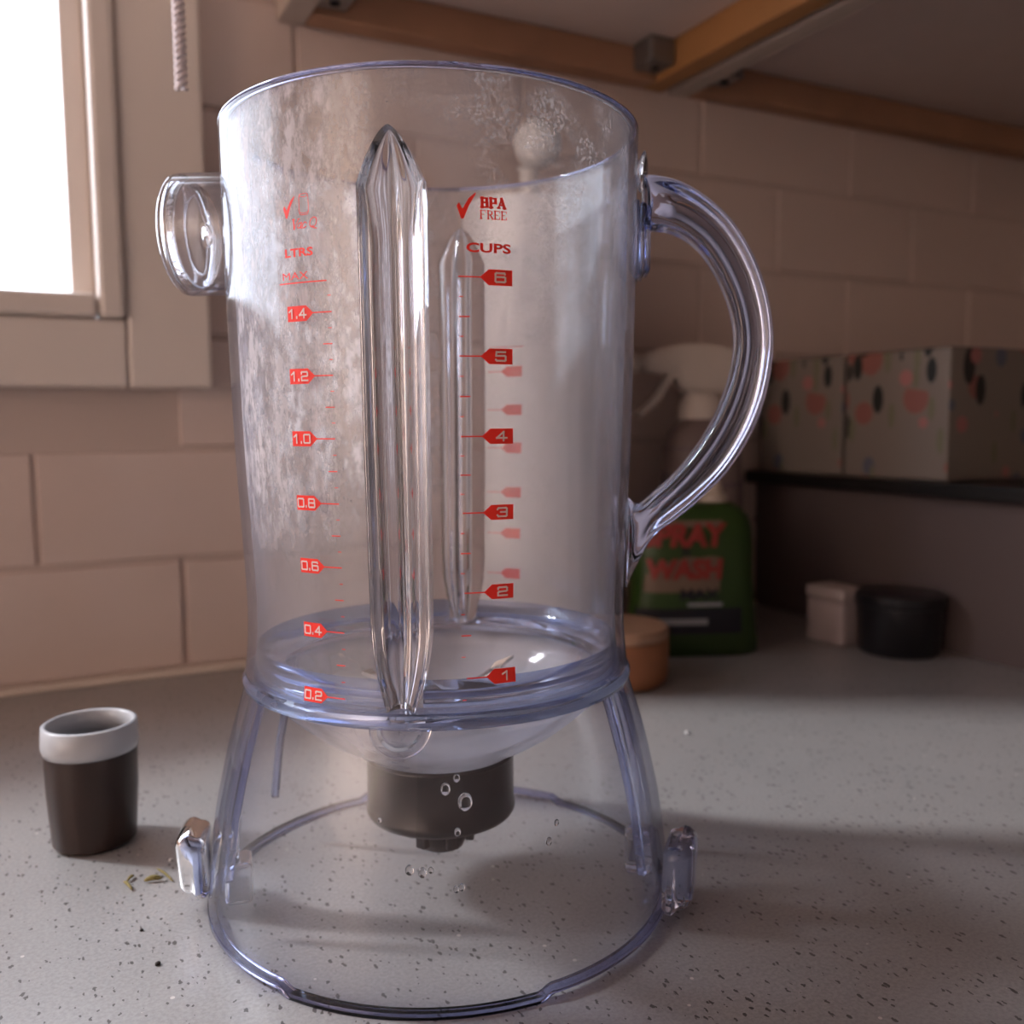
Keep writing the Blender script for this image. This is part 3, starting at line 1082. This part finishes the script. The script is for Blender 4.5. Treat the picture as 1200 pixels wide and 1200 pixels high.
# ================================================================== THINGS BEHIND THE JAR
# paper towel holder and roll
P = at_depth(622, 700, 0.588 + 0.0)
hx, hy = P.x, -0.28868 + 0.588
M_white = prin('white_enamel', (0.80, 0.78, 0.77), 0.3)
th_ = thing('towel_holder', 'upright white towel holder with a round ball knob above the paper roll', 'towel holder', (hx, hy, 0))
obj('base_plate', lathe('base_plate', [(0, 0.0), (0.044, 0.0), (0.046, 0.003), (0.046, 0.014), (0.044, 0.017), (0.020, 0.018), (0, 0.018)], 64, closed=False), M_white, th_, 40)
obj('rod', lathe('rod', [(0, 0.0178), (0.0055, 0.0178), (0.0055, 0.2985), (0.008, 0.3003), (0, 0.3003)], 24, closed=False), M_white, th_, 40)
kb = bmesh.new()
bmesh.ops.create_uvsphere(kb, u_segments=32, v_segments=20, radius=0.0148)
bmesh.ops.translate(kb, verts=kb.verts, vec=(0.0055, 0, 0.3150))
obj('ball_knob', kb, M_white, th_, True)
M_paper = prin('white_paper', (0.83, 0.85, 0.90), 0.9, bump=0.25, bscale=260)
pr = lathe('paper_roll', [(0.0185, 0.0), (0.0405, 0.0), (0.0412, 0.001), (0.0412, 0.2570), (0.0405, 0.2580), (0.0185, 0.2580)], 72)
pro = obj('paper_roll', pr, M_paper, None, 40, (hx, hy, 0.0185))
tag(pro, 'white paper towel roll standing on its holder behind the clear jar', 'paper roll')
obj('card_core', lathe('card_core', [(0.0170, 0.0005), (0.0184, 0.0005), (0.0184, 0.2575), (0.0170, 0.2575)], 40), prin('cardboard', (0.38, 0.26, 0.16), 0.9), pro, 40)
fl_ = sweep('loose_sheet', [Vector((0.0415 * math.cos(a), 0.0415 * math.sin(a), 0.129)) * 1.0 for a in [R(x) for x in (-60, -45, -30, -15, 0)]] + [Vector((0.0430, 0.012, 0.129)), Vector((0.0445, 0.022, 0.129))],
            [(-0.1282, -0.00012), (0.1282, -0.00012), (0.1282, 0.00012), (-0.1282, 0.00012)], ups=lambda i, t: Vector((-t.y, t.x, 0)))
obj('loose_sheet', fl_, M_paper, pro)

# round wooden pot with a lid
P = at_z(721, 815, 0)
M_wood = prin('orange_wood', (0.33, 0.13, 0.055), 0.45, noise=0.25, nscale=60)
M_woodlid = prin('light_wood', (0.42, 0.25, 0.16), 0.5, noise=0.2, nscale=50)
C_ = CAM.xy + (P.xy - CAM.xy) * (0.522 / (P.xy - CAM.xy).length)
pot = thing('wooden_pot', 'small round orange-brown wooden pot with a pale lid beside the jar', 'pot', (C_.x, C_.y, 0))
obj('body', lathe('body', [(0, 0.0), (0.0255, 0.0), (0.0285, 0.002), (0.0298, 0.006), (0.0300, 0.022), (0.0297, 0.0262), (0.0268, 0.0262), (0.0265, 0.006), (0, 0.005)], 64, closed=False), M_wood, pot, 40)
lid = obj('lid', lathe('lid', [(0, 0.0266), (0.0292, 0.0266), (0.0298, 0.0276), (0.0296, 0.0310), (0.0284, 0.0326), (0.010, 0.0334), (0, 0.0334)], 64, closed=False), M_woodlid, pot, 40)

# green stain-remover bottle
GD = 0.590
Pg = CAM + Vector(((812 - 600) / FPX * GD, GD, 0))
gb = thing('green_bottle', 'flat green cleaning bottle with red lettering standing beside the wooden pot', 'bottle', (Pg.x, Pg.y, 0), R(4))
M_green = prin('green_plastic', (0.026, 0.058, 0.010), 0.4)
M_dkgreen = prin('dark_green_plastic', (0.022, 0.06, 0.012), 0.4)
def super_section(a, b, n=40, p=0.6):
    ex = lambda q: math.copysign(abs(q) ** p, q)
    return [(a * ex(math.cos(2 * PI * k / n)), b * ex(math.sin(2 * PI * k / n))) for k in range(n)]
def loft(name, levels, n=40, p=0.6):
    v, f = [], []
    for z, a, b, dx in levels:
        v += [(x + dx, y, z) for x, y in super_section(a, b, n, p)]
    for i in range(len(levels) - 1):
        for k in range(n):
            f.append((i * n + k, i * n + (k + 1) % n, (i + 1) * n + (k + 1) % n, (i + 1) * n + k))
    f += [tuple(range(n)), tuple(range((len(levels) - 1) * n, len(levels) * n))]
    return pd(name, v, f)
gbody = obj('body', loft('body', [(0, .040, .018, 0), (.002, .0420, .0200, 0), (.007, .0420, .0205, 0), (.014, .0408, .0203, 0), (.045, .0385, .0198, 0), (.070, .0378, .0195, 0), (.080, .0368, .0188, 0), (.087, .0335, .0165, .001), (.092, .026, .0135, .004), (.0945, .017, .011, .009), (.0955, .011, .0098, .0125)]), M_green, gb, 40)
obj('cap', loft('cap', [(.0956, .0092, .0092, .0135), (.100, .0090, .0090, .0135), (.101, .0062, .0062, .0135), (.1075, .0045, .0045, .0135), (.1080, .0030, .0030, .0135)], 28, 1.0), prin('cream_plastic', (0.50, 0.42, 0.34), 0.4), gb, 40)
def flat_label(name, vf, x, z, mat, parent, y):
    me_ = bpy.data.meshes.new(name)
    n = len(vf[0])
    me_.from_pydata([(px_ + x, y, pz + z) for px_, pz in vf[0]], [], [q for q in vf[1]])
    return obj(name, me_, mat, parent)
M_lblred = prin('label_red', (0.26, 0.03, 0.024), 0.5)
M_cream = prin('label_cream', (0.17, 0.115, 0.08), 0.6)
M_ink = prin('label_black', (0.012, 0.012, 0.018), 0.5)
M_greytext = prin('label_grey', (0.30, 0.30, 0.32), 0.5)
def lab_plate(name, x0, x1, z0, z1, yoff, mat, parent, slant=0.0):
    """a thin label plate following the bottle's front"""
    v, f = [], []
    n = 10
    for i in range(n + 1):
        x = x0 + (x1 - x0) * i / n
        for z in (z0, z1):
            v.append((x + (slant if z == z1 else 0), -front_y(x, z) - yoff, z))
    for i in range(n):
        f.append((2 * i, 2 * i + 2, 2 * i + 3, 2 * i + 1))
    me_ = bpy.data.meshes.new(name)
    me_.from_pydata(v, [], f)
    return obj(name, me_, mat, parent)
def front_y(x, z):
    lv = [(.014, .0408, .0203), (.045, .0385, .0198), (.070, .0378, .0195), (.080, .0368, .0188), (.087, .0335, .0165)]
    a = interp([(q[0], q[1]) for q in lv], z)
    b = interp([(q[0], q[2]) for q in lv], z)
    t = min(0.999, abs(x / a))
    c = t ** (1 / 0.6)
    return b * (1 - c * c) ** 0.5 ** 1 if c >= 1 else b * (math.sqrt(1 - c * c)) ** 0.6
def wrap_label(name, vf, x, z, mat, parent, yoff=0.0018):
    me_ = bpy.data.meshes.new(name)
    me_.from_pydata([(a + x, -front_y(a + x, b + z) - yoff, b + z) for a, b in vf[0]], [], vf[1])
    return obj(name, me_, mat, parent)
lp = lab_plate('label', -.034, .0125, .041, .0855, .0011, M_cream, gbody, 0.0015)
wrap_label('lettering', text_polys('SPRAY', .0150, .95, shear=.12, bold=.055), -.0095, .0765, M_lblred, gb)
wrap_label('lettering', text_polys('n', .0050, 1.1, bold=.03), -.0090, .0660, M_ink, gb)
wrap_label('lettering', text_polys('WASH', .0130, 1.0, shear=.08, bold=.055), -.0095, .0555, M_lblred, gb)
wrap_label('lettering', text_polys('MAX', .0068, 1.25, bold=.04), .0000, .0400, M_ink, gb)
wrap_label('lettering', rect(-.010, .012, -.0012, .0012, 6), .002, .0335, M_greytext, gb)
lab_plate('band', -.0385, .0270, .0150, .0310, .0012, M_ink, gbody)
wrap_label('lettering', rect(-.017, .017, -.0020, .0020, 8), -.012, .0228, M_greytext, gb)

# trigger spray bottle behind it
SD = 0.668
Ps = CAM + Vector(((822 - 600) / FPX * SD, SD, 0))
sb = thing('spray_bottle', 'trigger spray bottle with white head and mauve body behind the green bottle', 'spray bottle', (Ps.x, Ps.y, 0), R(8))
M_mauve = prin('mauve_plastic', (0.20, 0.145, 0.135), 0.4)
M_sprwhite = prin('sprayer_white', (0.60, 0.52, 0.46), 0.4)
sbd = obj('body', loft('body', [(0, .027, .024, 0), (.003, .0295, .0265, 0), (.080, .0290, .0260, 0), (.105, .0280, .0250, 0), (.125, .0270, .0230, 0), (.138, .0235, .0200, 0), (.1445, .0175, .0160, 0), (.1475, .0140, .0140, 0)], 40, .75), M_mauve, sb, 40)
obj('label', loft('label', [(.100, .0284, .0254, 0), (.128, .0266, .0226, 0)], 40, .75), prin('label_mauve', (0.16, 0.115, 0.125), 0.6), sbd, 40)
obj('collar', loft('collar', [(.1476, .0165, .0165, 0), (.150, .0170, .0170, 0), (.158, .0160, .0160, 0), (.166, .0120, .0120, 0)], 32, 1.0), M_sprwhite, sb, 40)
# head: profile in the x-z plane extruded, rounded top
prof = [(-.016, .1665), (.014, .1665), (.020, .172), (.029, .180), (.030, .187), (.026, .193), (.012, .1985), (-.006, .2005), (-.026, .1985), (-.040, .1945), (-.046, .1915), (-.046, .1815), (-.036, .1800), (-.022, .1790)]
hb = bmesh.new()
fv = [hb.verts.new((x, -.0115, z)) for x, z in prof]
fc = hb.faces.new(fv)
ex_ = bmesh.ops.extrude_face_region(hb, geom=[fc])
for q in ex_['geom']:
    if isinstance(q, bmesh.types.BMVert):
        q.co.y = .0115
bmesh.ops.bevel(hb, geom=[e for e in hb.edges], offset=.0028, segments=2, affect='EDGES')
obj('trigger_head', hb, M_sprwhite, sb, 50)
nz = lathe('nozzle', [(0, 0), (.0065, 0), (.0070, .001), (.0070, .007), (.0055, .0085), (.0, .0085)], 28, closed=False)
no = obj('nozzle', nz, M_sprwhite, sb, 40)
no.location = (-.0462, 0, .1865)
no.rotation_euler = (0, -PI / 2, 0)
trp = catmull([Vector((-.024, 0, .1785)), Vector((-.029, 0, .171)), Vector((-.034, 0, .163)), Vector((-.041, 0, .156)), Vector((-.048, 0, .1505))], 5)
obj('trigger', sweep('trigger', trp, [(-.0022, -.0065), (.0022, -.0065), (.0030, 0), (.0022, .0065), (-.0022, .0065)]), M_sprwhite, sb, 40)

# ledge on the low partition, tissue boxes on it
ld = obj('bar_ledge', box_bm(0.455, 0.64, -1.0, 0.0, 0.0980, 0.1075, 0.002), prin('black_laminate', (0.012, 0.011, 0.011), 0.35), loc=W0)
ld.rotation_euler.z = WROT
tag(ld, 'black laminate ledge capping the low partition under the flowered boxes', 'ledge')
def floral():
    m, nt, nn, ln = nmat('flower_print')
    b = nn['Principled BSDF']
    tc = nn.new('ShaderNodeTexCoord')
    ob = tc.outputs['Object']
    col = None
    prev = (0.21, 0.175, 0.15, 1)
    for sc, th, c, seed, st in ((34, .34, (0.26, 0.10, 0.08), 3, (1, 1, 1)), (46, .24, (0.11, 0.115, 0.16), 9, (1, 1, .8)), (42, .30, (0.015, 0.017, 0.015), 5, (1.3, 1.3, .62)), (60, .25, (0.17, 0.16, 0.10), 1, (1.5, 1.5, .5)), (50, .26, (0.38, 0.15, 0.14), 12, (1, 1, 1))):
        mp = nn.new('ShaderNodeMapping')
        mp.inputs['Location'].default_value = (seed * .37, seed * .21, seed * .53)
        mp.inputs['Rotation'].default_value = (.3 * seed, .4, .2 * seed)
        mp.inputs['Scale'].default_value = st
        ln.new(ob, mp.inputs['Vector'])
        vo = nn.new('ShaderNodeTexVoronoi')
        vo.inputs['Scale'].default_value = sc
        ln.new(mp.outputs[0], vo.inputs['Vector'])
        sp = nn.new('ShaderNodeSeparateColor')
        ln.new(vo.outputs['Color'], sp.inputs[0])
        k = math_node(nt, 'MULTIPLY', math_node(nt, 'LESS_THAN', vo.outputs['Distance'], th), math_node(nt, 'GREATER_THAN', sp.outputs[0], .30))
        mx = nn.new('ShaderNodeMix')
        mx.data_type = 'RGBA'
        ln.new(k, mx.inputs[0])
        if col is None:
            mx.inputs[6].default_value = prev
        else:
            ln.new(col, mx.inputs[6])
        mx.inputs[7].default_value = (*c, 1)
        col = mx.outputs[2]
    ln.new(col, b.inputs['Base Color'])
    sv(b, 'Roughness', .55)
    return m
M_floral = floral()
for k, (m0, lab) in enumerate(((0.0085, 'flower-printed cube box on the black ledge, touching the tiled wall'), (0.0945, 'flower-printed cube box on the black ledge, cut by the right photo edge'))):
    o = obj('patterned_box', box_bm(-.0413, .0413, -.0413, .0413, 0, .0835, .0015), M_floral, None, False, wp(0.462 + 0.0415, m0 + 0.0415, 0.1077))
    o.rotation_euler.z = WROT
    tag(o, lab, 'box', 'flowered boxes on the black ledge')

# small pale box and black tub by the partition
P = at_z(990, 746, 0)
pbx = thing('pale_box', 'small pale grey box standing on the counter under the black ledge', 'box', (P.x - .012, P.y - .016, 0), WROT)
obj('body', box_bm(-.011, .011, -.016, .016, 0, .030, .003, 3), prin('pale_card', (0.36, 0.29, 0.28), 0.6), pbx, True)
obj('lid', box_bm(-.0116, .0116, -.0166, .0166, .0302, .0380, .002, 3), prin('pale_card_lid', (0.40, 0.33, 0.31), 0.6), pbx, True)
P = at_z(1062, 768, 0)
tubt = thing('black_tub', 'round black tub with a flat lid right of the small pale box', 'tub', (P.x, P.y + .012, 0))
obj('body', lathe('body', [(0, 0), (.0235, 0), (.025, .002), (.026, .030), (0, .030)], 40, closed=False), M_black, tubt, 40)
obj('lid', lathe('lid', [(0, .0303), (.0268, .0303), (.0272, .0312), (.0268, .0375), (.024, .0385), (0, .0385)], 40, closed=False), M_black, tubt, 40)

# ------------------------------------------------------------------ wall cabinets overhead
CZ = 0.380
M_under = prin('cabinet_underside', (0.74, 0.60, 0.54), 0.6, noise=0.05)
M_rail = prin('raw_wood_rail', (0.42, 0.225, 0.135), 0.6, noise=0.2, nscale=30)
M_edge = prin('orange_wood_edge', (0.46, 0.22, 0.08), 0.55, noise=0.2, nscale=30)
M_side = prin('cabinet_side', (0.50, 0.41, 0.35), 0.5)
M_metal = prin('dull_zinc', (0.30, 0.28, 0.27), 0.45, metal=0.8)
def cabinet(label, s0, s1, edge_r):
    t = thing('wall_cabinet', label, 'cabinet', wp(s0, 0, CZ), WROT, 'wall cabinets over the counter')
    W = s1 - s0
    D = 0.34
    obj('side_panel', box_bm(0, .016, -D, -.0005, 0, .62, .001), M_side, t)
    obj('side_panel', box_bm(W - .016, W, -D, -.0005, 0, .62, .001), edge_r, t)
    obj('back_rail', box_bm(.0165, W - .0165, -.018, -.0005, 0.0, .0210, .001), M_rail, t)
    obj('front_rail', box_bm(.0165, W - .0165, -D, -D + .018, 0.0, .0210, .001), M_rail, t)
    obj('bottom_panel', box_bm(.0165, W - .0165, -D, -.0005, .0215, .037), M_under, t)
    obj('back_panel', box_bm(.0165, W - .0165, -.008, -.0005, .0375, .60), M_under, t)
    obj('top_panel', box_bm(.0165, W - .0165, -D, -.0005, .604, .62), M_side, t)
    d = obj('door', box_bm(.001, W - .001, -D - .020, -D - .001, 0.0, .62, .002), M_side, t)
    obj('knob', lathe('knob', [(0, 0), (.005, 0), (.005, .012), (.011, .016), (.012, .021), (.009, .025), (0, .026)], 24, closed=False), M_metal, d, True)
    kn = d.children[0]
    kn.location = (.035, -D - .020, .05)
    kn.rotation_euler = (PI / 2, 0, 0)
    for x in (.0165, W - .0165 - .020):
        bk = obj('corner_bracket', box_bm(x, x + .020, -.040, -.0185, .004, .0212, .002), M_metal, t)
        obj('screw', lathe('screw', [(0, 0), (.0032, 0), (.0026, -.0014), (0, -.0018)], 16, closed=False), M_black, bk, True, (x + .010, -.030, .0038))
    return t
cabinet('wall cabinet whose pale underside ends at the clear jar rim, nearer the window', 0.098, 0.372, M_edge)
cabinet('wall cabinet with shadowed dark underside above the flowered boxes', 0.3785, 1.10, M_side)

# ------------------------------------------------------------------ blind cord in front of the casing
P = at_depth(213, 108, 0.40)
cord = bmesh.new()
vv, ff = [], []
turns, top = 75, 0.42
n = 75 * 10
for strand in (0, 1):
    path = []
    for i in range(n + 1):
        a = 2 * PI * turns * i / n + strand * PI
        path.append(Vector(((.0017 * math.cos(a)), .0017 * math.sin(a), .0012 + top * i / n)))
    me1 = sweep('c', path, [(.0011 * math.cos(2 * PI * k / 6), .0011 * math.sin(2 * PI * k / 6)) for k in range(6)], ups=lambda i, t: Vector((0, 1, 0)))
    b0 = len(vv)
    vv += [q.co.copy() for q in me1.vertices]
    ff += [tuple(b0 + j for j in p.vertices) for p in me1.polygons]
    bpy.data.meshes.remove(me1)
co = obj('blind_cord', pd('blind_cord', vv, ff), prin('white_cord', (0.72, 0.62, 0.62), 0.5), None, True, P)
tag(co, 'twisted white blind cord hanging in front of the window casing', 'cord')

# ------------------------------------------------------------------ cup at the left edge, herb bits and crumbs
P = at_z(112, 985, 0)
cupT = thing('brown_cup', 'dark brown cup with pale grey rim standing at the left edge', 'cup', (P.x, P.y, 0))
obj('body', lathe('body', [(0, 0), (.0120, 0), (.0138, .0015), (.0150, .020), (.0152, .0335), (.0138, .0335), (.0135, .004), (0, .003)], 48, closed=False), prin('brown_glaze', (0.032, 0.015, 0.010), 0.3), cupT, 40)
obj('rim', lathe('rim', [(.0137, .0337), (.0154, .0337), (.0160, .0360), (.0156, .0430), (.0146, .0436), (.0138, .0430)], 48), prin('pale_grey_glaze', (0.45, 0.45, 0.47), 0.3), cupT, True)
M_herb = prin('dry_herb', (0.22, 0.17, 0.05), 0.7, noise=0.3)
herbs = [((169, 1032), (190, 1029), .00085, 'widest dry olive herb needle lying flat left of the jar'), ((184, 1018), (203, 1033), .00042, 'thin dry herb needle slanting beside the jar, closest to its lug'), ((149, 1033), (157, 1026), .0005, 'short dark dry herb needle at the far left, upper one'), ((145, 1033), (155, 1043), .00055, 'short pale dry herb needle at the far left, lower one')]
for a, b, r, lab in herbs:
    A, B = at_z(*a, r), at_z(*b, r)
    mid = (A + B) / 2
    d = (B - A)
    pth = [A - mid + d * t + Vector((0, 0, .0006 * math.sin(t * PI))) for t in (0, .15, .35, .5, .65, .85, 1)]
    secs = [[(r * k * math.cos(2 * PI * j / 6), r * k * math.sin(2 * PI * j / 6)) for j in range(6)] for k in (.3, .8, 1, 1, 1, .8, .3)]
    h = obj('herb_needle', sweep('herb_needle', pth, secs, ups=lambda i, t: Vector((0, 0, 1))), M_herb, None, True, mid)
    tag(h, lab, 'herb needle', 'dry herb needles on the counter')
def crumb(px, py, r, mat, lab):
    P = at_z(px, py, 0)
    bm = bmesh.new()
    bmesh.ops.create_icosphere(bm, subdivisions=2, radius=r)
    for q in bm.verts:
        q.co *= random.uniform(.8, 1.15)
        q.co.z = q.co.z * .7 + r * .55
        q.co.z = max(q.co.z, 0)
    o = obj('crumb', bm, mat, None, True, (P.x, P.y, 0))
    tag(o, lab, 'crumb', 'crumbs on the counter')
M_crumbd = prin('dark_crumb', (0.03, 0.02, 0.015), 0.7)
M_crumbw = prin('white_crumb', (0.75, 0.72, 0.70), 0.7)
crumb(185, 1131, .0008, M_crumbd, 'largest dark crumb on the counter left of the jar foot')
crumb(166, 1091, .0006, M_crumbd, 'smaller dark crumb on the counter below the herb needles')
crumb(200, 1009, .0008, M_crumbw, 'white crumb on the counter above the herb needles')
crumb(805, 860, .0011, M_crumbw, 'white crumb on the counter right of the jar skirt')
